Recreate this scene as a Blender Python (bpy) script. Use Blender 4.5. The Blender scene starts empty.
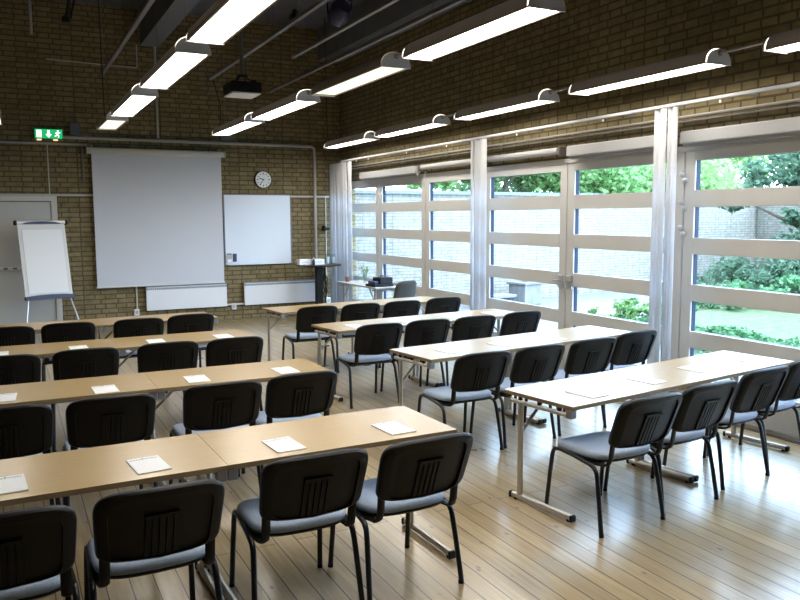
import bpy, bmesh, math, random
from mathutils import Vector, Matrix
PI = math.pi
sc = bpy.context.scene
col = sc.collection
random.seed(7)
Rz = lambda a: Matrix.Rotation(a, 4, 'Z')
Rx = lambda a: Matrix.Rotation(a, 4, 'X')
Ry = lambda a: Matrix.Rotation(a, 4, 'Y')
T = lambda x, y, z: Matrix.Translation((x, y, z))

# ------------------------------------------------------------------ materials
def new_mat(name):
    m = bpy.data.materials.new(name); m.use_nodes = True
    nt = m.node_tree; nt.nodes.clear()
    out = nt.nodes.new('ShaderNodeOutputMaterial')
    return m, nt, out

def N(nt, kind, **kw):
    n = nt.nodes.new(kind)
    for k, v in kw.items():
        if k in n.inputs.keys(): n.inputs[k].default_value = v
        else: setattr(n, k, v)
    return n

def pbr(name, color, rough=.5, metal=0., spec=.5, noise=0., nscale=20., bump=0., bscale=200., coat=0., stretch=(1, 1, 1)):
    m, nt, out = new_mat(name)
    b = N(nt, 'ShaderNodeBsdfPrincipled')
    b.inputs['Base Color'].default_value = (*color, 1); b.inputs['Roughness'].default_value = rough
    b.inputs['Metallic'].default_value = metal; b.inputs['Specular IOR Level'].default_value = spec
    b.inputs['Coat Weight'].default_value = coat; b.inputs['Coat Roughness'].default_value = .15
    nt.links.new(b.outputs[0], out.inputs[0])
    tc = N(nt, 'ShaderNodeTexCoord'); mp = N(nt, 'ShaderNodeMapping'); mp.inputs['Scale'].default_value = stretch
    nt.links.new(tc.outputs['Object'], mp.inputs[0])
    if noise > 0:
        n = N(nt, 'ShaderNodeTexNoise'); n.inputs['Scale'].default_value = nscale; n.inputs['Detail'].default_value = 5
        nt.links.new(mp.outputs[0], n.inputs['Vector'])
        r = N(nt, 'ShaderNodeValToRGB')
        r.color_ramp.elements[0].position = .3; r.color_ramp.elements[1].position = .7
        r.color_ramp.elements[0].color = (*[c * (1 - noise) for c in color], 1)
        r.color_ramp.elements[1].color = (*[min(1, c * (1 + noise)) for c in color], 1)
        nt.links.new(n.outputs[0], r.inputs[0]); nt.links.new(r.outputs[0], b.inputs['Base Color'])
    if bump > 0:
        n2 = N(nt, 'ShaderNodeTexNoise'); n2.inputs['Scale'].default_value = bscale; n2.inputs['Detail'].default_value = 3
        nt.links.new(mp.outputs[0], n2.inputs['Vector'])
        bp = N(nt, 'ShaderNodeBump'); bp.inputs['Strength'].default_value = bump; bp.inputs['Distance'].default_value = .002
        nt.links.new(n2.outputs[0], bp.inputs['Height']); nt.links.new(bp.outputs[0], b.inputs['Normal'])
    return m

def brick_mat(name, c1, c2, mortar, axis, bw=.27, bh=.081, ms=.011, rough=.9, bump=.5):
    m, nt, out = new_mat(name)
    b = N(nt, 'ShaderNodeBsdfPrincipled'); b.inputs['Roughness'].default_value = rough; b.inputs['Specular IOR Level'].default_value = .2
    tc = N(nt, 'ShaderNodeTexCoord'); sp = N(nt, 'ShaderNodeSeparateXYZ'); cb = N(nt, 'ShaderNodeCombineXYZ')
    nt.links.new(tc.outputs['Object'], sp.inputs[0])
    nt.links.new(sp.outputs[axis], cb.inputs[0]); nt.links.new(sp.outputs[2], cb.inputs[1])
    # slight wobble so courses are not ruler straight
    nz0 = N(nt, 'ShaderNodeTexNoise'); nz0.inputs['Scale'].default_value = 3.
    nt.links.new(cb.outputs[0], nz0.inputs['Vector'])
    ad = N(nt, 'ShaderNodeVectorMath', operation='MULTIPLY_ADD'); ad.inputs[1].default_value = (.01, .01, 0)
    nt.links.new(nz0.outputs['Color'], ad.inputs[0]); nt.links.new(cb.outputs[0], ad.inputs[2])
    br = N(nt, 'ShaderNodeTexBrick'); br.inputs['Scale'].default_value = 1
    br.inputs['Color1'].default_value = (*c1, 1); br.inputs['Color2'].default_value = (*c2, 1); br.inputs['Mortar'].default_value = (*mortar, 1)
    br.inputs['Brick Width'].default_value = bw; br.inputs['Row Height'].default_value = bh
    br.inputs['Mortar Size'].default_value = ms; br.inputs['Mortar Smooth'].default_value = .25; br.inputs['Bias'].default_value = -.1
    br.squash = .62; br.squash_frequency = 2
    nt.links.new(ad.outputs[0], br.inputs['Vector'])
    nz = N(nt, 'ShaderNodeTexNoise'); nz.inputs['Scale'].default_value = 9; nz.inputs['Detail'].default_value = 6
    nt.links.new(cb.outputs[0], nz.inputs['Vector'])
    mr = N(nt, 'ShaderNodeMapRange'); mr.inputs[1].default_value = .3; mr.inputs[2].default_value = .7; mr.inputs[3].default_value = .8; mr.inputs[4].default_value = 1.15
    nt.links.new(nz.outputs[0], mr.inputs[0])
    mx = N(nt, 'ShaderNodeMix', data_type='RGBA', blend_type='MULTIPLY'); mx.inputs[0].default_value = 1
    nt.links.new(br.outputs['Color'], mx.inputs[6]); nt.links.new(mr.outputs[0], mx.inputs[7])
    nt.links.new(mx.outputs[2], b.inputs['Base Color'])
    bp = N(nt, 'ShaderNodeBump'); bp.inputs['Strength'].default_value = bump; bp.inputs['Distance'].default_value = .008; bp.invert = True
    nt.links.new(br.outputs['Fac'], bp.inputs['Height']); nt.links.new(bp.outputs[0], b.inputs['Normal'])
    nt.links.new(b.outputs[0], out.inputs[0])
    return m

def floor_mat():
    m, nt, out = new_mat('pine floorboards')
    b = N(nt, 'ShaderNodeBsdfPrincipled')
    b.inputs['Coat Weight'].default_value = .8; b.inputs['Coat Roughness'].default_value = .22
    tc = N(nt, 'ShaderNodeTexCoord'); sp = N(nt, 'ShaderNodeSeparateXYZ'); cb = N(nt, 'ShaderNodeCombineXYZ')
    nt.links.new(tc.outputs['Object'], sp.inputs[0]); nt.links.new(sp.outputs[1], cb.inputs[0]); nt.links.new(sp.outputs[0], cb.inputs[1])
    br = N(nt, 'ShaderNodeTexBrick'); br.inputs['Scale'].default_value = 1
    br.inputs['Color1'].default_value = (.42, .317, .172, 1); br.inputs['Color2'].default_value = (.335, .245, .125, 1); br.inputs['Mortar'].default_value = (.045, .028, .015, 1)
    br.inputs['Brick Width'].default_value = 6.5; br.inputs['Row Height'].default_value = .116
    br.inputs['Mortar Size'].default_value = .0036; br.inputs['Mortar Smooth'].default_value = .2; br.offset = .37
    nt.links.new(cb.outputs[0], br.inputs['Vector'])
    mp = N(nt, 'ShaderNodeMapping'); mp.inputs['Scale'].default_value = (2.2, 38, 1)
    nt.links.new(cb.outputs[0], mp.inputs[0])
    nz = N(nt, 'ShaderNodeTexNoise'); nz.inputs['Scale'].default_value = 1; nz.inputs['Detail'].default_value = 6; nz.inputs['Distortion'].default_value = .6
    nt.links.new(mp.outputs[0], nz.inputs['Vector'])
    mr = N(nt, 'ShaderNodeMapRange'); mr.inputs[1].default_value = .3; mr.inputs[2].default_value = .72; mr.inputs[3].default_value = .76; mr.inputs[4].default_value = 1.14
    nt.links.new(nz.outputs[0], mr.inputs[0])
    mx = N(nt, 'ShaderNodeMix', data_type='RGBA', blend_type='MULTIPLY'); mx.inputs[0].default_value = 1
    nt.links.new(br.outputs['Color'], mx.inputs[6]); nt.links.new(mr.outputs[0], mx.inputs[7])
    # knots
    mp2 = N(nt, 'ShaderNodeMapping'); mp2.inputs['Scale'].default_value = (5., 8.6, 1)
    nt.links.new(cb.outputs[0], mp2.inputs[0])
    vo = N(nt, 'ShaderNodeTexVoronoi'); vo.inputs['Scale'].default_value = 1.; vo.inputs['Randomness'].default_value = 1
    nt.links.new(mp2.outputs[0], vo.inputs['Vector'])
    kr = N(nt, 'ShaderNodeMapRange'); kr.inputs[1].default_value = .05; kr.inputs[2].default_value = .13; kr.inputs[3].default_value = 1; kr.inputs[4].default_value = 0
    nt.links.new(vo.outputs['Distance'], kr.inputs[0])
    mx2 = N(nt, 'ShaderNodeMix', data_type='RGBA'); mx2.inputs[7].default_value = (.13, .07, .035, 1)
    ks = N(nt, 'ShaderNodeMath', operation='MULTIPLY'); ks.inputs[1].default_value = .75
    nt.links.new(kr.outputs[0], ks.inputs[0]); nt.links.new(ks.outputs[0], mx2.inputs[0]); nt.links.new(mx.outputs[2], mx2.inputs[6])
    # large worn patches
    nz3 = N(nt, 'ShaderNodeTexNoise'); nz3.inputs['Scale'].default_value = 1.3; nz3.inputs['Detail'].default_value = 4
    nt.links.new(tc.outputs['Object'], nz3.inputs['Vector'])
    mr3 = N(nt, 'ShaderNodeMapRange'); mr3.inputs[1].default_value = .35; mr3.inputs[2].default_value = .65; mr3.inputs[3].default_value = .9; mr3.inputs[4].default_value = 1.08
    nt.links.new(nz3.outputs[0], mr3.inputs[0])
    mx3 = N(nt, 'ShaderNodeMix', data_type='RGBA', blend_type='MULTIPLY'); mx3.inputs[0].default_value = 1
    nt.links.new(mx2.outputs[2], mx3.inputs[6]); nt.links.new(mr3.outputs[0], mx3.inputs[7])
    nt.links.new(mx3.outputs[2], b.inputs['Base Color'])
    rr = N(nt, 'ShaderNodeMapRange'); rr.inputs[1].default_value = .3; rr.inputs[2].default_value = .7; rr.inputs[3].default_value = .26; rr.inputs[4].default_value = .42
    nt.links.new(nz3.outputs[0], rr.inputs[0]); nt.links.new(rr.outputs[0], b.inputs['Roughness'])
    bp = N(nt, 'ShaderNodeBump'); bp.inputs['Strength'].default_value = .35; bp.inputs['Distance'].default_value = .004; bp.invert = True
    nt.links.new(br.outputs['Fac'], bp.inputs['Height']); nt.links.new(bp.outputs[0], b.inputs['Normal'])
    nt.links.new(b.outputs[0], out.inputs[0])
    return m

def emit_mat(name, color, strength):
    m, nt, out = new_mat(name)
    e = N(nt, 'ShaderNodeEmission'); e.inputs[0].default_value = (*color, 1); e.inputs[1].default_value = strength
    nt.links.new(e.outputs[0], out.inputs[0]); return m

def glass_mat(name, tint=(.97, .985, .98), refl=1.):
    m, nt, out = new_mat(name)
    t = N(nt, 'ShaderNodeBsdfTransparent'); t.inputs[0].default_value = (*tint, 1)
    g = N(nt, 'ShaderNodeBsdfGlossy'); g.inputs['Roughness'].default_value = .02
    f = N(nt, 'ShaderNodeFresnel'); f.inputs[0].default_value = 1.45
    mx = N(nt, 'ShaderNodeMixShader')
    ge = N(nt, 'ShaderNodeNewGeometry'); iv = N(nt, 'ShaderNodeMath', operation='SUBTRACT'); iv.inputs[0].default_value = 1
    nt.links.new(ge.outputs['Backfacing'], iv.inputs[1])      # reflect on the face turned to the ray only: the pane does not bend light
    ml = N(nt, 'ShaderNodeMath', operation='MULTIPLY'); nt.links.new(f.outputs[0], ml.inputs[0]); nt.links.new(iv.outputs[0], ml.inputs[1])
    nt.links.new(ml.outputs[0], mx.inputs[0]); nt.links.new(t.outputs[0], mx.inputs[1]); nt.links.new(g.outputs[0], mx.inputs[2])
    nt.links.new(mx.outputs[0], out.inputs[0]); return m

def leaf_mat(name, ca, cb_, trans=.45):
    m, nt, out = new_mat(name)
    g = N(nt, 'ShaderNodeNewGeometry'); r = N(nt, 'ShaderNodeValToRGB')
    r.color_ramp.elements[0].color = (*ca, 1); r.color_ramp.elements[1].color = (*cb_, 1)
    nt.links.new(g.outputs['Random Per Island'], r.inputs[0])
    d = N(nt, 'ShaderNodeBsdfDiffuse'); t = N(nt, 'ShaderNodeBsdfTranslucent'); mx = N(nt, 'ShaderNodeMixShader'); mx.inputs[0].default_value = trans
    nt.links.new(r.outputs[0], d.inputs[0]); nt.links.new(r.outputs[0], t.inputs[0])
    nt.links.new(d.outputs[0], mx.inputs[1]); nt.links.new(t.outputs[0], mx.inputs[2]); nt.links.new(mx.outputs[0], out.inputs[0])
    return m

def curtain_mat():
    m, nt, out = new_mat('white curtain fabric')
    d = N(nt, 'ShaderNodeBsdfDiffuse'); d.inputs[0].default_value = (.68, .68, .69, 1)
    t = N(nt, 'ShaderNodeBsdfTranslucent'); t.inputs[0].default_value = (.70, .72, .76, 1)
    mx = N(nt, 'ShaderNodeMixShader'); mx.inputs[0].default_value = .5
    nt.links.new(d.outputs[0], mx.inputs[1]); nt.links.new(t.outputs[0], mx.inputs[2]); nt.links.new(mx.outputs[0], out.inputs[0])
    return m

def shell_mat(name, color, through):
    # plastic that lets a little of the tube's light out
    m, nt, out = new_mat(name)
    d = N(nt, 'ShaderNodeBsdfDiffuse'); d.inputs[0].default_value = (*color, 1)
    t = N(nt, 'ShaderNodeBsdfTranslucent'); t.inputs[0].default_value = (*color, 1)
    mx = N(nt, 'ShaderNodeMixShader'); mx.inputs[0].default_value = through
    nt.links.new(d.outputs[0], mx.inputs[1]); nt.links.new(t.outputs[0], mx.inputs[2]); nt.links.new(mx.outputs[0], out.inputs[0])
    return m

M = {}
M['floor'] = floor_mat()
BR = ((.255, .205, .108), (.185, .147, .074), (.108, .084, .05))
M['brick_x'] = brick_mat('yellow brick front', *BR, 0)
M['brick_y'] = brick_mat('yellow brick side', *BR, 1)
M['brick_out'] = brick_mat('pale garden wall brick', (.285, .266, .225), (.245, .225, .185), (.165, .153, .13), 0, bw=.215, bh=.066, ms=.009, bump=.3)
M['brick_out_y_shade'] = brick_mat('shaded garden wall brick side', (.21, .195, .16), (.175, .16, .126), (.115, .107, .095), 1, bw=.215, bh=.066, ms=.009, bump=.3)  # same garden brick made darker: tree shade on this side put into the colour
M['ceiling'] = pbr('grey ceiling board', (.10, .105, .13), .9, noise=.1, nscale=2)
M['beam'] = pbr('grey painted beam', (.14, .145, .17), .7, noise=.06, nscale=3)
M['white_paint'] = pbr('white lacquered frame', (.52, .515, .50), .45, noise=.02, nscale=6)
M['navy_frame'] = pbr('dark blue outer frame', (.018, .03, .062), .55, spec=.25)
M['glass'] = glass_mat('window glass')
M['clear_glass'] = glass_mat('drinking glass', (.9, .95, .95))
M['beech'] = pbr('beech laminate', (.42, .27, .088), .4, noise=.07, nscale=4, stretch=(1.5, 22, 10), coat=.85)
for n_ in M['beech'].node_tree.nodes:
    if n_.type == 'BSDF_PRINCIPLED': n_.inputs['Coat Roughness'].default_value = .27; n_.inputs['Coat IOR'].default_value = 1.55
M['pale_top'] = pbr('pale laminate', (.52, .50, .46), .35, noise=.02, nscale=6)
M['frame_grey'] = pbr('grey board frame', (.20, .205, .23), .4, .6)
M['edge'] = pbr('table edge band', (.24, .16, .075), .45, noise=.1, nscale=8)
M['chrome'] = pbr('chromed steel', (.60, .58, .55), .36, .9)
M['grey_metal'] = pbr('grey steel tube', (.36, .36, .36), .38, .8)
M['black_plastic'] = pbr('black moulded plastic', (.0045, .0043, .0045), .42, spec=.24, bump=.25, bscale=600)
M['black_rib'] = pbr('black ribbed plastic', (.0042, .004, .0042), .42, spec=.24)
M['black_tube'] = pbr('black lacquered tube', (.006, .007, .011), .3)
M['seat_fabric'] = pbr('blue grey seat fabric', (.34, .415, .54), .85, noise=.16, nscale=160, bump=.5, bscale=700)
M['back_fabric'] = pbr('dark blue back fabric', (.055, .068, .10), .85, noise=.16, nscale=160, bump=.4, bscale=700)
M['grey_fabric'] = pbr('grey chair fabric', (.042, .040, .035), .9, noise=.12, nscale=120, bump=.4, bscale=600)
M['paper'] = pbr('white paper', (.86, .87, .88), .6)
M['ink'] = pbr('grey blue print', (.13, .17, .25), .7)
M['card'] = pbr('grey backing card', (.45, .45, .44), .8)
M['screen'] = pbr('projection screen cloth', (.60, .62, .67), .85, noise=.015, nscale=2)
M['screen_case'] = pbr('cream screen casing', (.62, .60, .54), .5)
M['board'] = pbr('whiteboard enamel', (.70, .74, .80), .25)
M['alu'] = pbr('brushed aluminium', (.60, .61, .63), .35, .9)
M['radiator'] = pbr('white enamelled radiator', (.78, .79, .82), .4)
M['radiator_top'] = pbr('radiator grille', (.22, .25, .31), .5)
M['door'] = pbr('grey white door', (.56, .55, .51), .5, noise=.02, nscale=3)
M['door_frame'] = pbr('painted door frame', (.60, .58, .53), .5)
M['navy_plastic'] = pbr('navy plastic', (.018, .035, .10), .35)
M['black'] = pbr('matt black', (.010, .010, .011), .6, spec=.25)
M['dark_wood'] = pbr('dark brown table top', (.035, .022, .018), .3)
M['white_plastic'] = pbr('white plastic', (.72, .72, .72), .4)
M['pipe'] = pbr('grey painted pipe', (.42, .41, .39), .5)
M['pipe_dark'] = pbr('ceiling track steel', (.17, .155, .14), .45, .3)
M['conduit'] = pbr('light conduit', (.50, .48, .43), .5)
M['housing'] = shell_mat('lamp housing', (.34, .30, .27), .006)
M['lamp_end'] = shell_mat('lamp end cap', (.66, .67, .70), .03)
M['diffuser'] = emit_mat('lamp diffuser', (1., .945, .85), 17)
M['diffuser_warm'] = emit_mat('lamp diffuser warm tube', (1., .90, .64), 1.1)
M['exit_green'] = emit_mat('lit exit green', (.012, .30, .10), 1.1)
M['exit_white'] = emit_mat('lit exit symbol', (.95, 1., .90), 1.5)
M['exit_amber'] = emit_mat('exit downlight lens', (1., .62, .32), 1.0)
M['clock_face'] = pbr('clock dial', (.72, .73, .72), .4)
M['curtain'] = curtain_mat()
M['blind'] = pbr('white blind cloth', (.33, .33, .335), .7)
M['paving'] = pbr('pale paving', (.13, .124, .115), .9, noise=.12, nscale=2.5)
M['lawn'] = pbr('lawn', (.062, .085, .03), .95, noise=.35, nscale=7, bump=.6, bscale=60)
M['coping'] = pbr('lead grey coping', (.14, .16, .21), .6)
M['stone'] = pbr('grey stone', (.17, .17, .175), .85, noise=.2, nscale=6)
M['bark'] = pbr('bark', (.10, .075, .055), .9, noise=.35, nscale=12)
M['leaf_light'] = leaf_mat('light green leaves', (.19, .32, .10), (.40, .54, .26), .5)
M['leaf_mid'] = leaf_mat('fresh green leaves', (.085, .18, .055), (.25, .38, .16), .5)
M['leaf_dark'] = leaf_mat('deep green leaves', (.05, .095, .06), (.17, .25, .16), .45)
M['leaf_ivy'] = leaf_mat('ground ivy leaves', (.05, .14, .06), (.18, .32, .17), .35)
M['cup'] = pbr('red brown cup', (.20, .09, .07), .5)
M['blue_can'] = pbr('dark blue lamp can', (.022, .022, .075), .35)
M['cable'] = pbr('black cable', (.012, .011, .010), .6)
M['groove'] = pbr('dark floor grille', (.09, .085, .08), .5, .5)

# ------------------------------------------------------------------ mesh helpers
class MB:
    def __init__(s): s.bm = bmesh.new()
    def box(s, c, d, bev=0., seg=2, mtx=None, mi=0):
        r = bmesh.ops.create_cube(s.bm, size=1.)
        vs = r['verts']
        for v in vs: v.co = Vector((v.co.x * d[0], v.co.y * d[1], v.co.z * d[2]))
        es = list({e for v in vs for e in v.link_edges})
        fs0 = {f for v in vs for f in v.link_faces}
        if bev > 0:
            rb = bmesh.ops.bevel(s.bm, geom=es, offset=min(bev, min(d) * .49), segments=seg, profile=.5, affect='EDGES')
            vs = list({v for v in rb['verts']} | {v for f in fs0 if f.is_valid for v in f.verts})
        mt = T(*c) if mtx is None else mtx @ T(*c)
        for v in vs: v.co = mt @ v.co
        if mi:
            for f in {f for v in vs for f in v.link_faces}: f.material_index = mi
        return s
    def tube(s, pts, r, n=10, cap=True, rb=None):
        """round tube along pts; r may be one number or one per point; rb squashes it along the second axis"""
        pts = [Vector(p) for p in pts]; k = len(pts)
        rs = r if isinstance(r, (list, tuple)) else [r] * k
        prev = None; rings = []
        for i, p in enumerate(pts):
            d = (pts[min(i + 1, k - 1)] - pts[max(i - 1, 0)])
            d.normalize()
            if prev is None:
                a = Vector((1, 0, 0)) if abs(d.x) < .9 else Vector((0, 1, 0))
                u = d.cross(a).normalized()
            else:
                u = (prev - d * prev.dot(d)).normalized()
            prev = u; w = d.cross(u)
            q = rb / r if rb else 1.
            rings.append([s.bm.verts.new(p + (u * math.cos(2 * PI * j / n) + w * math.sin(2 * PI * j / n) * q) * rs[i]) for j in range(n)])
        for a, b in zip(rings, rings[1:]):
            for j in range(n): s.bm.faces.new((a[j], a[(j + 1) % n], b[(j + 1) % n], b[j]))
        if cap:
            s.bm.faces.new(rings[0][::-1]); s.bm.faces.new(rings[-1])
        return s
    def prism(s, poly, mtx, depth, mi=0):
        """polygon in local XY extruded along local Z by depth, placed by mtx"""
        a = [s.bm.verts.new(mtx @ Vector((x, y, 0))) for x, y in poly]
        b = [s.bm.verts.new(mtx @ Vector((x, y, depth))) for x, y in poly]
        n = len(poly); fs = [s.bm.faces.new(a[::-1]), s.bm.faces.new(b)]
        for i in range(n): fs.append(s.bm.faces.new((a[i], a[(i + 1) % n], b[(i + 1) % n], b[i])))
        for f in fs: f.material_index = mi
        return s
    def loops(s, loops, capa=True, capb=True):
        vs = [[s.bm.verts.new(p) for p in l] for l in loops]; n = len(loops[0])
        for a, b in zip(vs, vs[1:]):
            for j in range(n): s.bm.faces.new((a[j], a[(j + 1) % n], b[(j + 1) % n], b[j]))
        if capa: s.bm.faces.new(vs[0][::-1])
        if capb: s.bm.faces.new(vs[-1])
        return s
    def lathe(s, prof, c=(0, 0, 0), n=24):
        L = [[Vector((c[0] + r * math.cos(2 * PI * j / n), c[1] + r * math.sin(2 * PI * j / n), c[2] + z)) for j in range(n)] for r, z in prof]
        return s.loops(L)
    def sphere(s, c, r, u=12, v=8):
        bmesh.ops.create_uvsphere(s.bm, u_segments=u, v_segments=v, radius=1., matrix=T(*c) @ Matrix.Diagonal((*((r, r, r) if not isinstance(r, tuple) else r), 1)))
        return s
    def done(s, name, mat, parent=None, smooth=False, loc=None, kind=None, label=None):
        me = bpy.data.meshes.new(name)
        bmesh.ops.recalc_face_normals(s.bm, faces=s.bm.faces[:])
        if smooth:
            for f in s.bm.faces: f.smooth = True
            if smooth != 'all':
                for e in s.bm.edges:
                    if len(e.link_faces) == 2 and e.calc_face_angle(0) > .7: e.smooth = False
        s.bm.to_mesh(me); s.bm.free()
        for m in (mat if isinstance(mat, (list, tuple)) else [mat]): me.materials.append(M[m])
        o = bpy.data.objects.new(name, me); col.objects.link(o)
        if parent: o.parent = parent
        if loc: o.location = loc
        if kind: o['kind'] = kind
        if label: o['label'] = label
        return o

def tag(o, label, cat, group=None, kind=None):
    o['label'] = label; o['category'] = cat
    if group: o['group'] = group
    if kind: o['kind'] = kind
    return o
def thing(name, label, cat, loc=(0, 0, 0), rz=0., group=None):
    o = bpy.data.objects.new(name, None); col.objects.link(o); o.empty_display_size = .1
    o.location = loc; o.rotation_euler = (0, 0, rz)
    return tag(o, label, cat, group)
def struct_root(name):
    o = bpy.data.objects.new(name, None); col.objects.link(o); o['kind'] = 'structure'; return o
def dup(root, loc, rz, label):
    r = root.copy(); col.objects.link(r); r.location = loc; r.rotation_euler = (0, 0, rz); r['label'] = label
    for ch in list(root.children):
        c = ch.copy(); col.objects.link(c); c.parent = r
        for g in list(ch.children):
            d = g.copy(); col.objects.link(d); d.parent = c
    return r
def arc(c, r, a0, a1, n, f):
    return [f(c[0] + r * math.cos(a0 + (a1 - a0) * i / n), c[1] + r * math.sin(a0 + (a1 - a0) * i / n)) for i in range(n + 1)]

# ------------------------------------------------------------------ room shell
XR, YF, XL, YB, ZC = 5.72, 13.85, -5.0, -4.0, 5.3
SEAMS = [13.82, 12.12, 10.455, 8.80, 7.083, 5.366, 3.66, 1.95]
def S(name, mat, boxes, **k):
    mb = MB()
    for c0, c1 in boxes:
        mb.box([(a + b) / 2 for a, b in zip(c0, c1)], [abs(b - a) for a, b in zip(c0, c1)])
    return mb.done(name, mat, kind='structure', **k)
S('floor', 'floor', [((XL, YB, -.1), (XR + .12, YF, 0))])
S('wall_front', 'brick_x', [((XL, YF, 0), (XR + .3, YF + .25, ZC))])
S('wall_right', 'brick_y', [((XR, YB, 2.49), (XR + .3, YF, ZC)), ((XR, YB, 0), (XR + .3, 1.95, 2.49)), ((XR, 13.82, 0), (XR + .3, YF, 2.49))])
S('wall_left', 'brick_y', [((XL - .25, YB, 0), (XL, YF, ZC))])
S('wall_back', 'brick_x', [((XL, YB - .25, 0), (XR + .3, YB, ZC))])
S('ceiling', 'ceiling', [((XL, YB, ZC), (XR + .3, YF, ZC + .2))])
S('ceiling_beam', 'beam', [((2.14, YB, 4.71), (2.44, YF, ZC))])
S('ceiling_beam', 'beam', [((5.30, YB, 4.72), (XR, YF, ZC))])
S('trim_1', 'white_paint', [((XR - .012, 1.95, 2.44), (XR + .10, 13.82, 2.49))])
S('trim_2', 'groove', [((XR - .10, 1.95, 0), (XR - .055, 13.0, .004))])
S('trim_3', 'alu', [((XR - .03, 1.95, 0), (XR + .12, 13.82, .03))])

# glazed leaves of the window wall
PZ = [(.315, .598), (.757, 1.042), (1.197, 1.483), (1.638, 1.923), (2.078, 2.352)]
def leaf(k, ya, yb):
    r = struct_root('window_%d' % k)
    st = .125
    def fr(x0, x1, grow):
        mb = MB()
        z0, z1 = .03, 2.44
        ys = [(ya + .006, ya + st - grow), (yb - st + grow, yb - .006)]
        for a, b in ys: mb.box(((x0 + x1) / 2, (a + b) / 2, (z0 + z1) / 2), (x1 - x0, b - a, z1 - z0), .004, 1)
        zz = [z0] + [v for p in PZ for v in p] + [z1]
        for i in range(0, len(zz), 2):
            a, b = zz[i] - (grow if i else 0), zz[i + 1] + (grow if i + 1 < len(zz) - 1 else 0)
            a, b = zz[i] + (-grow if i == 0 and False else 0), zz[i + 1]
            mb.box(((x0 + x1) / 2, (ya + yb) / 2, (a + b) / 2), (x1 - x0, yb - ya - 2 * st + 2 * grow + .002, b - a), .003, 1)
        return mb
    fr(XR, XR + .022, 0).done('frame', 'white_paint', r)
    fr(XR + .0225, XR + .075, 0).done('outer_frame', 'navy_frame', r)
    for z0, z1 in PZ:
        MB().box((XR + .066, (ya + yb) / 2, (z0 + z1) / 2), (.006, yb - ya - 2 * st - .002, z1 - z0 - .002)).done('pane', 'glass', r)
    return r
leaves = []
for i in range(7):
    leaves.append(leaf(i + 1, SEAMS[i + 1], SEAMS[i]))
def lever(root, y, sgn):
    mb = MB().box((XR - .010, y, 1.09), (.020, .10, .15), .006)
    h = mb.done('lock_plate', 'alu', root)
    MB().tube([(XR - .016, y, 1.10), (XR - .05, y, 1.10), (XR - .055, y + sgn * .01, 1.10), (XR - .055, y + sgn * .10, 1.10)], .009).done('handle', 'grey_metal', root, smooth=True)
lever(leaves[3], 7.083 + .075, 1); lever(leaves[4], 7.083 - .075, -1)
for z in (2.20, 1.94, 1.70):
    for dy, dz in ((.018, .03), (-.022, -.03)):
        MB().box((XR - .018, 5.366 + dy, z + dz), (.036, .05, .05), .02, 3).done('hinge', 'alu', leaves[4] if dy > 0 else leaves[5], smooth=True)

# front wall door
d = struct_root('door_1')
fm = MB()
fm.box((.695, YF - .03, 1.06), (.09, .06, 2.12), .004).box((-2.16, YF - .03, 1.06), (.09, .06, 2.12), .004).box((-.7325, YF - .03, 2.161), (2.945, .06, .08), .004)
fm.done('door_frame', 'door_frame', d)
for a, b in ((-2.11, -.735), (-.725, .648)):
    MB().box(((a + b) / 2, YF - .018, 1.058), (b - a, .03, 2.10), .004).done('door_leaf', 'door', d)
mb = MB().box((-.06, YF - .075, 1.05), (1.30, .035, .055), .012)
bar = mb.done('push_bar', 'white_plastic', d)
mb = MB()
for i in range(9): mb.box((-.60 + i * .135, YF - .094, 1.05), (.06, .004, .030), .001, 1)
mb.done('green_marking', 'exit_bar' if 'exit_bar' in M else 'leaf_mid', bar)
for x in (-.64, .56): MB().box((x, YF - .04, 1.05), (.06, .05, .09), .01).done('bar_bracket', 'white_plastic', d)
S('trim_4', 'conduit', [((-1.5, YF - .035, 2.205), (1.30, YF, 2.235))])
S('trim_5', 'conduit', [((4.71, YF - .035, 2.21), (5.50, YF, 2.24))])
S('trim_6', 'pipe', [((-2, YF - .04, 3.025), (1.24, YF, 3.055))])

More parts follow.
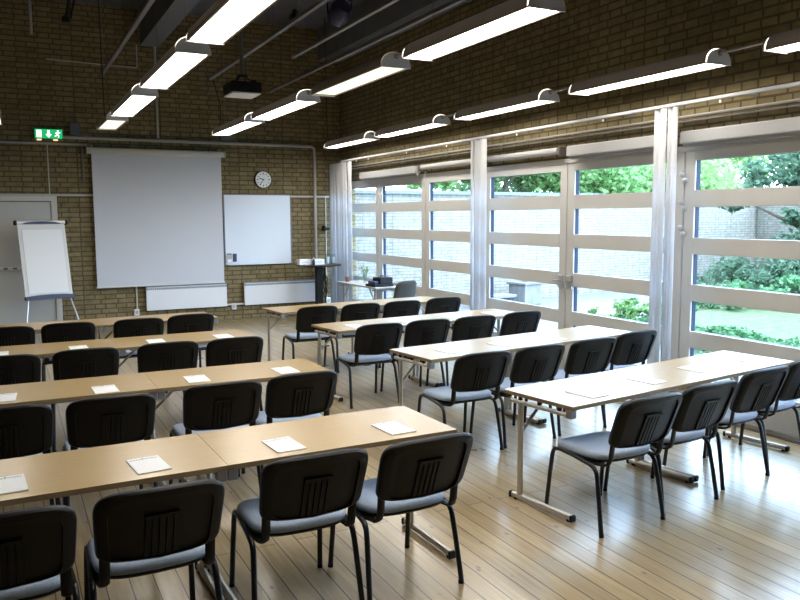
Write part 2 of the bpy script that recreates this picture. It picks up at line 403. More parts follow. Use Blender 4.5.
# ------------------------------------------------------------------ chairs
def build_chair():
    t = thing('stacking_chair', 'x', 'chair', (0, 0, 0), 0, 'black stacking chairs at the desks')
    RT = .0138
    for s in (-1, 1):
        fx, rx = s * .236, s * .262
        top = .405
        # front leg with the half of its bend
        f = [(fx, .505, .0), (s * .230, .482, .22), (s * .226, .464, .36), (s * .225, .457, .390), (s * .225, .440, .411), (s * .225, .40, .419)]
        MB().tube(f, RT).done('leg', 'black_tube', t, smooth=True)
        b = [(rx, 0, 0), (s * .252, .035, .20), (s * .245, .06, .33), (s * .243, .07, .362), (s * .242, .09, .386), (s * .241, .125, .398)]
        MB().tube(b, RT).done('leg', 'black_tube', t, smooth=True)
        MB().tube([(s * .225, .40, .419), (s * .231, .28, .414), (s * .241, .125, .398)], RT).done('side_rail', 'black_tube', t, smooth=True)
        # bracket that carries the backrest
        br = [(s * .215, .20, .404), (s * .212, .09, .404), (s * .208, .035, .410), (s * .206, .010, .426), (s * .205, -.004, .460), (s * .205, -.016, .55)]
        MB().tube(br, .009, 10, rb=.021).done('back_bracket', 'black_plastic', t, smooth=True)
        MB().tube([(rx - s * .004, .002, .0), (rx - s * .004, .004, .018)], .0142).done('foot_glide', 'black', t, smooth=True)
        MB().tube([(fx, .504, .0), (fx - s * .001, .503, .018)], .0142).done('foot_glide', 'black', t, smooth=True)
    MB().tube([(-.225, .38, .415), (.225, .38, .415)], .010).tube([(-.241, .13, .397), (.241, .13, .397)], .010).done('cross_bar', 'black_tube', t, smooth=True)
    # seat: rounded plan, dished, waterfall front
    n = 48
    def plan(k, sx, sy, cy):
        a = 2 * PI * k / n; ca, sa = math.cos(a), math.sin(a); e = 2 / 4.2
        x = sx * math.copysign(abs(ca) ** e, ca); y = sy * math.copysign(abs(sa) ** e, sa)
        if y < 0: y *= 1 + .10 * (1 - (x / sx) ** 2)          # rear edge bows out
        return x, cy + y
    def seat_z(x, y, z):
        q = (y - .28) / .21
        dip = -.020 * max(0, q) ** 3 - .014 * (1 - min(1, abs(x) / .23) ** 2) * max(0, 1 - q * q) + .006 * max(0, -q) ** 2
        return z + dip
    L = []
    for sc_, z in ((.90, .418), (.975, .425), (1.0, .440), (.985, .457), (.93, .468), (.75, .470), (.5, .470), (.25, .470), (.03, .470)):
        L.append([Vector((x, y, seat_z(x, y, z))) for x, y in (plan(k, .234 * sc_, .226 * sc_, .262) for k in range(n))])
    MB().loops(L).done('seat', 'seat_fabric', t, smooth='all')
    L = []
    for sc_, z in ((.25, .402), (.80, .402), (.96, .410), (1.0, .422), (.985, .430), (.9, .431)):
        L.append([Vector((x, y, seat_z(x, y, z))) for x, y in (plan(k, .232 * sc_, .224 * sc_, .262) for k in range(n))])
    MB().loops(L).done('seat_shell', 'black_plastic', t, smooth='all')
    # backrest: curved shell; back side carries a raised border and a ribbed panel
    n = 56
    zc, hz, hx = .681, .148, .245
    def outl(k, sc_, inset=False):
        a = 2 * PI * k / n; ca, sa = math.cos(a), math.sin(a); e = 2 / (5.2 if sa > 0 else 9)
        u = math.copysign(abs(ca) ** e, ca) * sc_; v = math.copysign(abs(sa) ** e, sa) * sc_
        if inset: u *= .80; v *= (.76 if v > 0 else .95)
        x = hx * u * (1 + .03 * v)
        z = zc + hz * v - (.020 * (1 - u * u) if v < 0 else -.008 * (1 - u * u)) * abs(v)
        return x, z
    def by(x, z, off):
        tl = (z - .50) / .325
        return -.006 - .124 * tl - .032 * (1 - (x / hx) ** 2) + off
    def ring(sc_, off, inset=False): return [Vector((x, by(x, z, off), z)) for x, z in (outl(k, sc_, inset) for k in range(n))]
    spec = [(.965, .018), (1.0, .010), (1.004, .0), (.985, -.010), (.95, -.017)]
    inner = [(1.01, -.017), (1., -.005), (.98, -.004), (.8, -.004), (.6, -.004), (.4, -.004), (.2, -.004), (.02, -.004)]
    bk = MB().loops([ring(a, o) for a, o in [(.02, .012), (.4, .012), (.7, .012)] + spec] + [ring(a, o, True) for a, o in inner]).done('backrest', 'black_plastic', t, smooth=True)
    cs = [(.9, .013), (.955, .016), (.985, .026), (.955, .038), (.88, .044), (.6, .044), (.3, .044), (.02, .044)]
    MB().loops([ring(a, o) for a, o in cs]).done('back_cushion', 'back_fabric', t, smooth='all')
    rp = MB()
    def patch(x0, x1, z0, z1, o0, o1):
        L = []
        m = 6
        for j in range(m + 1):
            z = z0 + (z1 - z0) * j / m
            L.append([Vector((x0, by(x0, z, o0), z)), Vector((x1, by(x1, z, o0), z)), Vector((x1 - .002, by(x1, z, o1), z)), Vector((x0 + .002, by(x0, z, o1), z))])
        rp.loops(L)
    patch(-.066, .066, .708, .722, -.003, -.018)
    for i in range(5):
        xc = -.0544 + i * .0272
        patch(xc - .0108, xc + .0108, .532, .708, -.003, -.014)
    rp.done('rib_panel', 'black_rib', bk)
    return t

chair0 = build_chair()
ROWN = ['farthest', 'third', 'second', 'nearest']
CH = {
 'R4': [(3.226, 3.325, 4), (3.79, 3.41, 5), (4.488, 3.565, 6), (5.045, 3.665, 9)],
 'R3': [(3.27, 5.01, 2), (3.86, 5.06, 4), (4.48, 5.13, 3), (5.11, 5.27, 5)],
 'R2': [(3.250, 6.86, 0), (3.823, 6.90, 0), (4.40, 6.91, 0), (5.06, 6.98, 2)],
 'R1': [(3.24, 8.57, 0), (3.815, 8.59, 0), (4.395, 8.61, 0), (5.05, 8.70, 0)],
 'L4': [(-.08, 3.05, 0), (.49, 3.07, 1), (1.19, 3.18, 0), (1.765, 3.17, 3)],
 'L3': [(-.075, 4.80, 0), (.502, 4.80, 1), (1.188, 4.86, 0), (1.75, 4.92, 2)],
 'L2': [(-.075, 6.64, 0), (.52, 6.68, 1), (1.175, 6.70, 0), (1.75, 6.68, 1)],
 'L1': [(-.065, 8.40, 0), (.50, 8.45, -1), (1.185, 8.44, -1), (1.75, 8.54, 2)],
}
DOF = {'R': ['beside the aisle', 'second from the aisle', 'third from the aisle', 'nearest the windows'],
       'L': ['cut off by the left photo edge', 'third from the aisle', 'second from the aisle', 'beside the aisle']}
BLK = {'R': 'window-side', 'L': 'left-hand'}
ROWD = {'4': 'nearest', '3': 'second-nearest', '2': 'third-nearest', '1': 'farthest'}
first = True
for key, lst in CH.items():
    for i, (x, y, a) in enumerate(lst):
        a = math.radians(a)
        if key != 'R4':
            f = .967
            x, y = f * x - .125 * math.sin(a), f * y + .125 * math.cos(a)
        lab = 'black-backed chair %s, %s row, %s block' % (DOF[key[0]][i], ROWD[key[1]], BLK[key[0]])
        if first: chair0.location = (x, y, 0); chair0.rotation_euler = (0, 0, a); chair0['label'] = lab; first = False
        else: dup(chair0, (x, y, 0), a, lab)

# ------------------------------------------------------------------ desks
TL, TD, TZ = 1.236, .60, .72
def build_table():
    t = thing('folding_table', 'x', 'table', (0, 0, 0), 0, 'beech folding desks in rows')
    mb = MB().box((0, 0, TZ - .0125), (TL, TD, .025), .0008, 1)
    for f in mb.bm.faces:
        f.material_index = 0 if f.normal.z > .5 else 1
    mb.bm.normal_update()
    for f in mb.bm.faces: f.material_index = 0 if f.normal.z > .5 else 1
    mb.done('tabletop', ['beech', 'edge'], t)
    for s in (-1, 1):
        x = s * (TL / 2 - .025)
        fb = MB().tube([(x, .235, .028), (x, -.285, .028)], .020, 12, rb=.017).done('foot_bar', 'chrome', t, smooth=True)
        for y in (.242, -.292): MB().box((x, y, .026), (.042, .024, .042), .008).done('end_cap', 'black', fb)
        for y in (.20, -.26): MB().tube([(x, y, 0), (x, y, .016)], .014, 10).done('floor_glide', 'black', fb)
        MB().tube([(x, .165, .038), (x, .165, .66)], .024, 12, rb=.014).done('leg', 'chrome', t, smooth=True)
        rl = MB().tube([(x, .25, .655), (x, -.25, .655)], .015, 10).done('end_rail', 'chrome', t, smooth=True)
        st = MB()
        for y in (-.17, 0, .17): st.box((x, y, .682), (.022, .022, .03), .003, 1)
        st.done('rail_stud', 'black', rl)
        MB().box((x, -.265, .668), (.05, .045, .056), .006).done('corner_block', 'grey_metal', t)
        MB().tube([(x, .165, .46), (x - s * .03, .165, .48), (x - s * .23, .165, .672), (x - s * .25, .165, .69)], .011, 8).done('brace', 'grey_metal', t, smooth=True)
    MB().box((0, .165, .680), (TL - .2, .035, .030), .004, 1).box((0, -.18, .680), (TL - .2, .035, .030), .004, 1).done('under_rail', 'grey_metal', t)
    return t
table0 = build_table()
# row: x of the aisle-side end, y of the centre line there, angle
TB = {'L4': (2.075, 3.755, 1.3, -1), 'L3': (2.075, 5.525, -.3, -1), 'L2': (2.055, 7.385, 1.2, -1), 'L1': (2.075, 9.02, 2.5, -1),
      'R4': (2.893, 3.842, 8.0, 1), 'R3': (2.90, 5.575, 7.2, 1), 'R2': (2.84, 7.34, 6.0, 1), 'R1': (2.82, 9.05, 6.0, 1)}
TROW = {}
first = True
for key, (x0, y0, a, s) in TB.items():
    a = math.radians(a); TROW[key] = (x0, y0, a, s)
    for j in range(2):
        dx = s * (TL / 2 + j * (TL + .001))
        p = (x0 + dx * math.cos(a), y0 + dx * math.sin(a), 0)
        lab = 'beech folding table, %s half of the %s row in the %s block' % (('aisle-side', 'window-end' if key[0] == 'R' else 'far left')[j], ROWD[key[1]], BLK[key[0]])
        if first: table0.location = p; table0.rotation_euler = (0, 0, a); table0['label'] = lab; first = False
        else: dup(table0, p, a, lab)

# ------------------------------------------------------------------ notepads
def build_pad():
    t = thing('notepad', 'x', 'notepad', (0, 0, 0), 0, 'white notepads on the desks')
    MB().box((0, 0, .0006), (.150, .232, .0012)).done('backing', 'card', t)
    sh = MB().box((0, 0, .0032), (.148, .230, .004), .0006, 1).done('sheets', 'paper', t)
    mb = MB(); r = random.Random(3)
    x = -.062
    while x < .06:
        w = r.uniform(.006, .016); mb.box((x + w / 2, .086, .0054), (w, .0075, .0004)); x += w + .003
    mb.box((-.002, .103, .0054), (.010, .007, .0004))
    mb.done('printed_heading', 'ink', sh)
    return t
pad0 = build_pad()
PADS = {'L4': [(-.06, 3.60, 3), (.52, 3.60, 6), (1.17, 3.61, 4), (1.79, 3.63, 4)],
        'L3': [(-.08, 5.40, -3), (.52, 5.36, 2), (1.13, 5.41, -1), (1.78, 5.41, 2)],
        'L2': [(-.12, 7.20, 0), (.50, 7.22, 2), (1.16, 7.27, 0), (1.78, 7.27, 3)],
        'R4': [(3.24, 3.78, 8), (3.86, 3.90, 10), (4.46, 4.01, 8), (5.08, 4.10, 9)],
        'R3': [(3.26, 5.55, 7), (3.84, 5.62, 7), (4.44, 5.66, 8), (5.04, 5.74, 8)],
        'R2': [(3.16, 7.30, 5), (3.78, 7.30, 5), (4.40, 7.40, 6), (4.98, 7.50, 6)]}
first = True
for key, lst in PADS.items():
    for i, (x, y, a) in enumerate(lst):
        lab = 'white notepad %s, %s row, %s block' % (DOF[key[0]][i], ROWD[key[1]], BLK[key[0]])
        if first: pad0.location = (x, y, TZ); pad0.rotation_euler = (0, 0, math.radians(a)); pad0['label'] = lab; first = False
        else: dup(pad0, (x, y, TZ), math.radians(a), lab)

# ------------------------------------------------------------------ pendant lamps
def build_lamp(L, warm=False):
    t = thing('pendant_lamp', 'x', 'lamp', (0, 0, 0), 0, 'pendant strip lamps')
    w, h = .128, .115
    def prof(k, sx=1., sz=1.): return arc((0, 0), 1, 0, PI, 16, lambda x, y: (x * w * sx, y ** .85 * h * sz if y > 0 else 0))
    L_ = [[Vector((x, yy, z)) for x, z in prof(0)] for yy in (-L / 2 + .012, L / 2 - .012)]
    mb = MB()
    a = [mb.bm.verts.new(v) for v in L_[0]]; b = [mb.bm.verts.new(v) for v in L_[1]]
    for j in range(len(a) - 1): mb.bm.faces.new((a[j], a[j + 1], b[j + 1], b[j]))
    mb.box((-w + .008, 0, -.004), (.016, L - .024, .010)).box((w - .008, 0, -.004), (.016, L - .024, .010))
    mb.done('housing', 'housing', t, smooth=True)
    MB().box((0, 0, .003), (2 * w - .034, L - .06, .006)).done('diffuser', 'diffuser_warm' if warm else 'diffuser', t)
    for s in (-1, 1):
        pr = [(x * 1.03, z * 1.03 - .012) for x, z in prof(0)]
        pr = [(w * 1.03, -.014)] + pr + [(-w * 1.03, -.014)]
        e = MB().prism(pr, T(0, s * L / 2 + (.012 if s > 0 else 0), 0) @ Rx(PI / 2), .012).done('end_cap', 'lamp_end', t)
        MB().tube([(0, s * (L / 2 - .002), .075), (0, s * (L / 2 + .020), .075)], .022, 12).done('cable_gland', 'grey_metal', e, smooth=True)
        MB().tube([(0, s * (L / 2 - .25), .11), (0, s * (L / 2 - .25), ZC - 3.05)], .0022, 6).done('suspension_wire', 'pipe_dark', t)
    return t
ZL = 3.052
ROWS = {'A': (1.28, 'over the left-hand desks', [(1.75, 3.37), (3.86, 5.48), (5.87, 7.565), (8.09, 9.785), (10.24, 11.36)]),
        'B': (2.86, 'over the aisle', [(1.75, 3.36), (3.76, 5.35), (5.72, 7.33), (7.755, 9.43), (9.72, 11.44)]),
        'C': (5.125, 'along the window wall', [(2.3, 3.98), (4.50, 6.19), (6.67, 8.39), (8.915, 10.72), (11.09, 12.80)]),
        'D': (-.125, 'at the left photo edge', [(10.1, 11.3)])}
ORD = ['nearest', 'second', 'third', 'fourth', 'fifth']
protos = {}
for rk, (x, where, segs) in ROWS.items():
    vis = segs
    for i, (a, b) in enumerate(vis):
        n_ = len(vis); off = 1 if vis[0][0] < 2 else 0        # first lamps of A and B: unseen, added to brighten the foreground
        pos = 'only lamp' if n_ == 1 else ('farthest' if i == n_ - 1 else ORD[max(0, i - off)] + (' nearest in view' if i > off else ''))
        warm = (rk == 'B' and i == 2) or (rk == 'A' and i == n_ - 1)
        lab = 'lit pendant strip lamp, %s in the row %s' % (pos, where)
        if a < 2: lab = 'lit pendant strip lamp of the row %s, added unseen above the frame' % where
        elif i == off and n_ > 1: lab = 'lit pendant strip lamp, nearest in view in the row %s' % where
        Ln = round(b - a, 2); kk = (Ln, warm)
        if kk not in protos:
            t = build_lamp(b - a, warm); protos[kk] = t; t.location = (x, (a + b) / 2, ZL); t['label'] = lab
        else: dup(protos[kk], (x, (a + b) / 2, ZL), 0, lab)
    for i in range(1 if vis[0][0] < 2 else 0, len(vis) - 1):
        y0, y1 = vis[i][1] + .022, vis[i + 1][0] - .022
        o = MB().tube([(x, y0, ZL + .075), (x, y1, ZL + .075)], .010, 8).done('linking_rod', 'pipe', smooth=True)  # thin connecting rod between neighbouring lamps, carries nothing
        tag(o, 'thin rod linking %s and %s lamps %s' % (ORD[i - off], ORD[i + 1 - off], where), 'rod', 'rods linking the pendant lamps')
def cable(label, pts, r=.008, name='power_cord'):
    return tag(MB().tube(pts, r, 8).done(name, 'cable', smooth=True), label, 'cable')
cable('black cable dropping to the farthest lamp over the left desks', [(1.28, 11.40, ZL + .06), (1.27, 11.50, ZL + .25), (1.27, 11.55, 4.0), (1.27, 11.58, 4.6), (1.27, 11.6, ZC)])
cable('black cable dropping to the farthest lamp over the aisle', [(2.86, 11.47, ZL + .06), (2.90, 11.62, ZL + .2), (2.95, 11.8, ZL + .45), (2.93, 11.8, 3.6), (2.85, 11.8, 3.9)])
cable('black cable dropping to the farthest lamp by the window wall', [(5.125, 12.84, ZL + .06), (5.12, 12.95, ZL + .2), (5.13, 13.0, 3.9), (5.13, 13.0, 4.6), (5.12, 13.0, ZC)])

# ceiling tracks on thin hangers
for (x, y0, what) in ((1.33, 12.3, 'over the lamps above the left desks'), (2.81, 11.8, 'over the lamps above the aisle'), (3.40, 9.76, 'short of the others above the projector aisle'), (3.97, 12.6, 'nearest the window wall')):
    t = thing('lighting_track', 'grey steel ceiling track %s' % what, 'track', (x, y0, 3.9), 0, 'ceiling tracks')
    MB().box((0, -(y0 + 1) / 2, 0), (.05, y0 + 1, .04), .006).done('rail', 'pipe_dark', t)
    for k in range(4):
        yy = -.4 - k * 2.6
        MB().tube([(0, yy, .02), (0, yy, ZC - 3.9)], .004, 6).done('hanger', 'pipe_dark', t)

# projector on a pole
t = thing('projector', 'black and white projector hanging on a pole below the ceiling', 'projector', (2.345, 8.40, 3.16), math.radians(0))
MB().box((0, 0, .0), (.31, .37, .014), .004).done('white_underside', 'white_plastic', t, smooth=True, label='white underside of the projector')
MB().box((0, 0, .065), (.33, .37, .112), .012).done('body', 'black', t)
MB().tube([(-.08, .18, .075), (-.08, .205, .075)], .03, 16).done('lens', 'black_tube', t, smooth=True)
mb = MB()
for x, y in ((-.1, .1), (.1, .1), (-.1, -.1), (.1, -.1)): mb.tube([(x, y, .115), (x * .3, y * .3, .19)], .007, 6)
mb.box((0, 0, .20), (.10, .10, .02), .004).box((.11, -.05, .135), (.05, .08, .04), .006)
mb.done('mount_bracket', 'black', t)
MB().tube([(0, 0, .20), (0, 0, ZC - 3.16)], .022, 12).done('pole', 'pipe_dark', t, smooth=True)
# blue can lamp and a camera clamp on the track
t = thing('spotlight', 'dark blue round spotlight hanging near the ceiling', 'spotlight', (3.72, 8.95, 4.30))
MB().lathe([(.02, -.13), (.115, -.12), (.135, -.05), (.135, .06), (.10, .12), (.03, .14)], n=24).done('can', 'blue_can', t, smooth=True).rotation_euler = (1.0, .25, 0)
MB().tube([(.15, 0, -.02), (.16, 0, .15), (.0, 0, .2), (-.16, 0, .15), (-.15, 0, -.02)], .010, 8).tube([(0, 0, .2), (0, 0, ZC - 4.30)], .012, 8).done('yoke', 'black', t, smooth=True)
t = thing('cable_clamp', 'small dark clamp standing on the ceiling track', 'clamp', (2.81, 8.05, 3.921))
MB().box((0, 0, .03), (.05, .09, .06), .008).box((.02, 0, .085), (.04, .05, .05), .01).tube([(.02, .02, .08), (.09, .1, .11)], .018, 8).done('body', 'black', t)
t = thing('hanging_bracket', 'dark cable bracket hanging from the ceiling, upper left', 'bracket', (.80, 11.0, 4.36))
MB().tube([(0, 0, 0), (.03, -.05, .1), (.07, -.12, .35), (.11, -.2, .6), (.12, -.2, ZC - 4.36)], .025, 8).tube([(.06, 0, .02), (.10, -.05, .2), (.15, -.12, .45), (.19, -.2, ZC - 4.36)], .012, 8).done('arm', 'black', t, smooth=True)
MB().box((0, 0, 0), (.09, .09, .07), .01).done('socket_box', 'black', t)
tag(MB().tube([(.45, 12.5, 4.45), (.45, 12.5, ZC)], .02, 8).done('hanger_rod', 'pipe', smooth=True), 'short pale rod hanging from the ceiling, far upper left', 'rod')

# ------------------------------------------------------------------ front wall fittings
def wall_pipe(label, pts, r, mat='pipe', name='wall_pipe'):
    return tag(MB().tube(pts, r, 10).done(name, mat, smooth=True), label, 'pipe')
def bend(pts, r=.08, n=5):
    pts = [Vector(p) for p in pts]; o = [pts[0]]
    for a, b, c in zip(pts, pts[1:], pts[2:]):
        p, q = b + (a - b).normalized() * r, b + (c - b).normalized() * r
        for i in range(n + 1):
            u = i / n; o.append(p * (1 - u) ** 2 + b * 2 * u * (1 - u) + q * u * u)
    return o + [pts[-1]]
wall_pipe('grey pipe running above the screen then down to the radiator', bend([(.88, YF - .05, 3.15), (5.19, YF - .05, 3.15), (5.19, YF - .05, .24), (5.30, YF - .05, .24)]), .028)
wall_pipe('grey upright conduit on the wall above the projection screen', [(2.37, YF - .022, 3.19), (2.37, YF - .022, 4.71)], .022)
wall_pipe('thin conduit dropping below the screen to a wall socket', [(1.92, YF - .015, .27), (1.92, YF - .015, .75)], .013, 'conduit')
wall_pipe('thin pale conduit high on the wall left of the beam', bend([(.69, YF - .01, 4.37), (2.08, YF - .01, 4.34), (2.08, YF - .01, 4.72)], .03), .010, 'conduit')
wall_pipe('thin conduit falling below the exit sign', [(.64, YF - .01, 2.24), (.64, YF - .01, 3.03)], .009, 'conduit')
wall_pipe('thin heating pipe linking the radiators at skirting level', [(3.46, YF - .03, .275), (3.78, YF - .03, .275)], .016, 'radiator')
wall_pipe('pale conduit in the corner behind the round table', [(5.41, YF - .02, .25), (5.41, YF - .02, 2.21)], .012, 'conduit')
tag(MB().box((1.06, YF - .06, 3.275), (.155, .12, .21), .008).done('junction_box', 'beam'), 'grey junction box on the brick wall beside the exit sign', 'box')
tag(MB().box((3.55, YF - .05, 3.26), (.20, .10, .13), .008).done('junction_box', 'beam'), 'grey junction box on the pipe right of the screen', 'box')
def sock(x, z, lab):
    t = thing('wall_socket', lab, 'socket', (x, YF, z), 0, 'wall sockets')
    MB().box((0, -.02, 0), (.085, .04, .11), .006).done('box', 'white_plastic', t)
    MB().box((0, -.042, 0), (.045, .005, .06), .002).done('cover', 'card', t)
sock(1.91, .23, 'white wall socket below the projection screen'); sock(3.60, .235, 'white wall socket between the two radiators'); sock(5.44, .25, 'white wall socket in the corner behind the round table')
tag(MB().box((5.43, YF - .03, 1.62), (.10, .06, .05), .006).box((5.36, YF - .05, 1.63), (.05, .10, .10), .008).done('cable_holder', 'black'), 'small black cable holder on the corner conduit', 'holder')

# exit sign
t = thing('exit_sign', 'green lit exit sign with arrow and running figure', 'sign', (.668, YF, 3.115))
MB().box((0, -.045, .072), (.42, .09, .16), .008).done('casing', 'black', t)
fc = MB().box((0, -.092, .072), (.405, .006, .148)).done('face', 'exit_green', t)
F = T(0, -.0955, .072) @ Rx(PI / 2)
mb = MB()
mb.prism([(-.175, -.055), (-.105, -.055), (-.105, .055), (-.175, .055)], F, .002)
mb.done('door_symbol', 'exit_white', fc)
mb = MB(); mb.prism([(-.018, .055), (-.018, -.005), (-.045, -.005), (0, -.058), (.045, -.005), (.018, -.005), (.018, .055)], F, .002); mb.done('arrow_symbol', 'exit_white', fc)
mb = MB()
def limb(p, q, w):
    dx, dy = q[0] - p[0], q[1] - p[1]; l = math.hypot(dx, dy); nx, ny = -dy / l * w / 2, dx / l * w / 2
    mb.prism([(p[0] + nx, p[1] + ny), (q[0] + nx, q[1] + ny), (q[0] - nx, q[1] - ny), (p[0] - nx, p[1] - ny)], F, .002)
mb.prism([(.138 + .013 * math.cos(k * PI / 5), .048 + .013 * math.sin(k * PI / 5)) for k in range(10)], F, .002)
for p, q, w in (((.138, .036), (.124, -.004), .024), ((.134, .03), (.108, .022), .011), ((.108, .022), (.100, .002), .010), ((.134, .03), (.160, .016), .011), ((.160, .016), (.172, .028), .010),
                ((.124, -.002), (.148, -.022), .014), ((.148, -.022), (.142, -.055), .013), ((.124, -.004), (.108, -.030), .014), ((.108, -.030), (.086, -.032), .012)): limb(p, q, w)
mb.done('running_figure', 'exit_white', fc)
for x in (-.14, .10): MB().box((x, -.055, -.018), (.07, .05, .022), .006).done('downlight', 'exit_amber', t, label='small glowing lens under the sign')

# projection screen
t = thing('projection_screen', 'large pulled-down white projection screen on the brick wall', 'screen', (2.355, YF - .003, 0))
MB().box((0, -.10, 2.945), (2.24, .10, .10), .02).done('casing', 'screen_case', t, smooth=True)
for s in (-1, 1):
    MB().box((s * 1.128, -.10, 2.945), (.018, .11, .115), .006).done('casing_end', 'screen_case', t)
    MB().box((s * 1.05, -.028, 2.99), (.05, .056, .10), .004).done('bracket', 'pipe', t)
MB().box((0, -.10, 1.80), (2.13, .004, 2.20)).done('cloth', 'screen', t)
MB().tube([(-1.075, -.10, .69), (1.075, -.10, .69)], .014, 10).done('bottom_bar', 'white_plastic', t, smooth=True)
MB().tube([(-1.20, -.02, 2.45), (-1.20, -.02, 3.0)], .016, 8).done('pull_rod', 'pipe_dark', t, smooth=True)

# whiteboard and what sticks to it
t = thing('whiteboard', 'plain whiteboard hanging between the screen and corner pipe', 'whiteboard', (4.09, YF, 1.622))
MB().box((0, -.018, 0), (1.23, .012, 1.25)).done('surface', 'board', t)
mb = MB()
for s in (-1, 1): mb.box((s * .622, -.015, 0), (.02, .03, 1.27), .004).box((0, -.015, s * .630), (1.25, .03, .018), .004)
mb.done('frame', 'frame_grey', t)
MB().box((.0, -.05, -.628), (1.15, .07, .012), .004).done('pen_tray', 'alu', t)
t = thing('marker_holder', 'small clear marker holder stuck low on the whiteboard', 'holder', (3.535, YF - .025, 1.10))
MB().box((0, -.012, 0), (.10, .024, .15), .004).done('case', 'card', t)
MB().box((.005, -.0265, -.035), (.075, .005, .06)).done('white_card', 'paper', t)
mb = MB()
for x in (-.03, 0, .03): mb.tube([(x, -.012, .07), (x, -.012, .10)], .008, 8)
mb.done('marker_ends', 'black', t)
tag(MB().box((3.64, YF - .042, 1.12), (.06, .035, .145), .006).done('board_eraser', 'navy_plastic'), 'dark blue eraser stuck low on the whiteboard', 'eraser')

# clock, about twenty-four to ten
t = thing('wall_clock', 'round white wall clock on brick above the whiteboard', 'clock', (4.20, YF, 2.525))
MB().loops([[Vector((r * math.cos(2 * PI * k / 40), y, r * math.sin(2 * PI * k / 40))) for k in range(40)] for r, y in ((.155, 0), (.16, -.01), (.16, -.045), (.152, -.05), (.146, -.044))]).done('case', 'black', t, smooth=True)
MB().loops([[Vector((r * math.cos(2 * PI * k / 40), y, r * math.sin(2 * PI * k / 40))) for k in range(40)] for r, y in ((.147, -.030), (.147, -.046))]).done('dial', 'clock_face', t)
mb = MB()
for k in range(12):
    m_ = Ry(k * PI / 6); l = .034 if k % 3 == 0 else .026
    mb.box((0, -.047, .125 - l / 2), (.013 if k % 3 == 0 else .009, .002, l), mtx=m_)
mb.done('hour_marks', 'black', t)
MB().box((0, -.049, .035), (.013, .002, .095), mtx=Ry(math.radians(288))).done('hour_hand', 'black', t)
MB().box((0, -.051, .05), (.010, .002, .13), mtx=Ry(math.radians(216))).done('minute_hand', 'black', t)

# radiators
for x0, x1, lab in ((2.067, 3.46, 'white panel radiator under the projection screen'), (3.78, 5.155, 'white panel radiator under the whiteboard')):
    t = thing('radiator', lab, 'radiator', ((x0 + x1) / 2, YF - .003, .465), 0, 'panel radiators')
    w = x1 - x0
    MB().box((0, -.085, -.012), (w, .03, .40), .006).done('panel', 'radiator', t)
    MB().box((0, -.03, -.012), (w - .04, .02, .38)).done('rear_panel', 'radiator', t)
    mb = MB().box((0, -.056, .197), (w, .09, .014), .003)
    mb.done('top_grille', 'radiator_top', t)
    mb = MB()
    for k in range(40): mb.box((-w / 2 + (k + .5) * w / 40, -.1005, .160), (w / 40 * .8, .004, .036))
    mb.done('grille_slots', 'radiator_top', t)
    MB().box((-w * .35, -.01, .0), (.04, .02, .3)).box((w * .35, -.01, 0), (.04, .02, .3)).done('bracket', 'radiator', t)

# flip chart
t = thing('flip_chart', 'white flip chart easel standing in front of the door', 'easel', (.525, 13.05, .0), math.radians(14))
lean = Rx(-math.radians(12))
B = T(0, 0, .63) @ lean
fb = MB(); fb.box((0, 0, .60), (.70, .02, 1.20), .006, mtx=B); fb.done('board', 'white_plastic', t)
MB().box((0, -.014, .56), (.585, .008, 1.00), mtx=B).done('paper_pad', 'paper', t)
MB().box((0, -.0185, .065), (.59, .003, .003), mtx=B).box((-.293, -.0185, .56), (.003, .003, 1.0), mtx=B).done('pad_edge', 'card', t)
hd = MB().box((0, -.012, 1.175), (.74, .05, .055), .012, mtx=B).done('clamp_bar', 'alu', t)
arcp = [(-.28, -.02), (.28, -.02)] + [(.28 * math.cos(a), -.02 + .042 * math.sin(a)) for a in [PI * k / 12 for k in range(1, 12)]]
MB().prism(arcp, B @ T(0, -.038, 1.165) @ Rx(PI / 2), .006).done('clamp_lever', 'navy_plastic', hd)
for s in (-1, 1): MB().box((s * .372, -.012, 1.17), (.045, .06, .07), .012, mtx=B).done('end_cap', 'black', hd)
tr = MB().prism([(-.36, .0), (.36, .0), (.36, .05), (.18, .065), (0, .07), (-.18, .065), (-.36, .05)], B @ T(0, .0, -.03) @ Rx(PI / 2), .075).done('pen_tray', 'navy_plastic', t)
for s in (-1, 1):
    MB().tube([(s * .30, .01, .64), (s * .37, -.10, .32), (s * .42, -.20, .0)], .013, 8).done('leg', 'alu', t, smooth=True)
MB().tube([(-.27, .05, .75), (-.27, .36, .02), (-.27, .37, 0)], .011, 8).done('leg', 'alu', t, smooth=True)

# ------------------------------------------------------------------ corner: high round table, side table, grey chair
t = thing('round_table', 'dark round high table standing in the corner by radiator', 'table', (5.00, 13.16, 0))
MB().lathe([(.30, .958), (.395, .965), (.41, .978), (.41, .990), (.40, .995), (.05, .995)], n=40).done('tabletop', 'dark_wood', t, smooth=True)
MB().box((0, 0, .495), (.12, .12, .93), .012).done('column', 'black', t)
MB().lathe([(.27, 0), (.27, .015), (.24, .028), (.06, .036)], n=32).done('base', 'black', t, smooth=True)
ZT = .995
tag(MB().tube([(5.13, 13.28, .915), (5.16, 13.26, .78), (5.18, 13.25, .6), (5.12, 13.25, .44), (5.16, 13.24, .36), (5.19, 13.24, .5), (5.14, 13.26, .72), (5.18, 13.30, .915)], .012, 8).tube([(5.14, 13.30, .915), (5.22, 13.3, .7), (5.19, 13.3, .45), (5.13, 13.3, .6), (5.17, 13.32, .915)], .010, 8).done('cable_loop', 'cable', smooth=True), 'dark cables looped beside the round table column', 'cable')
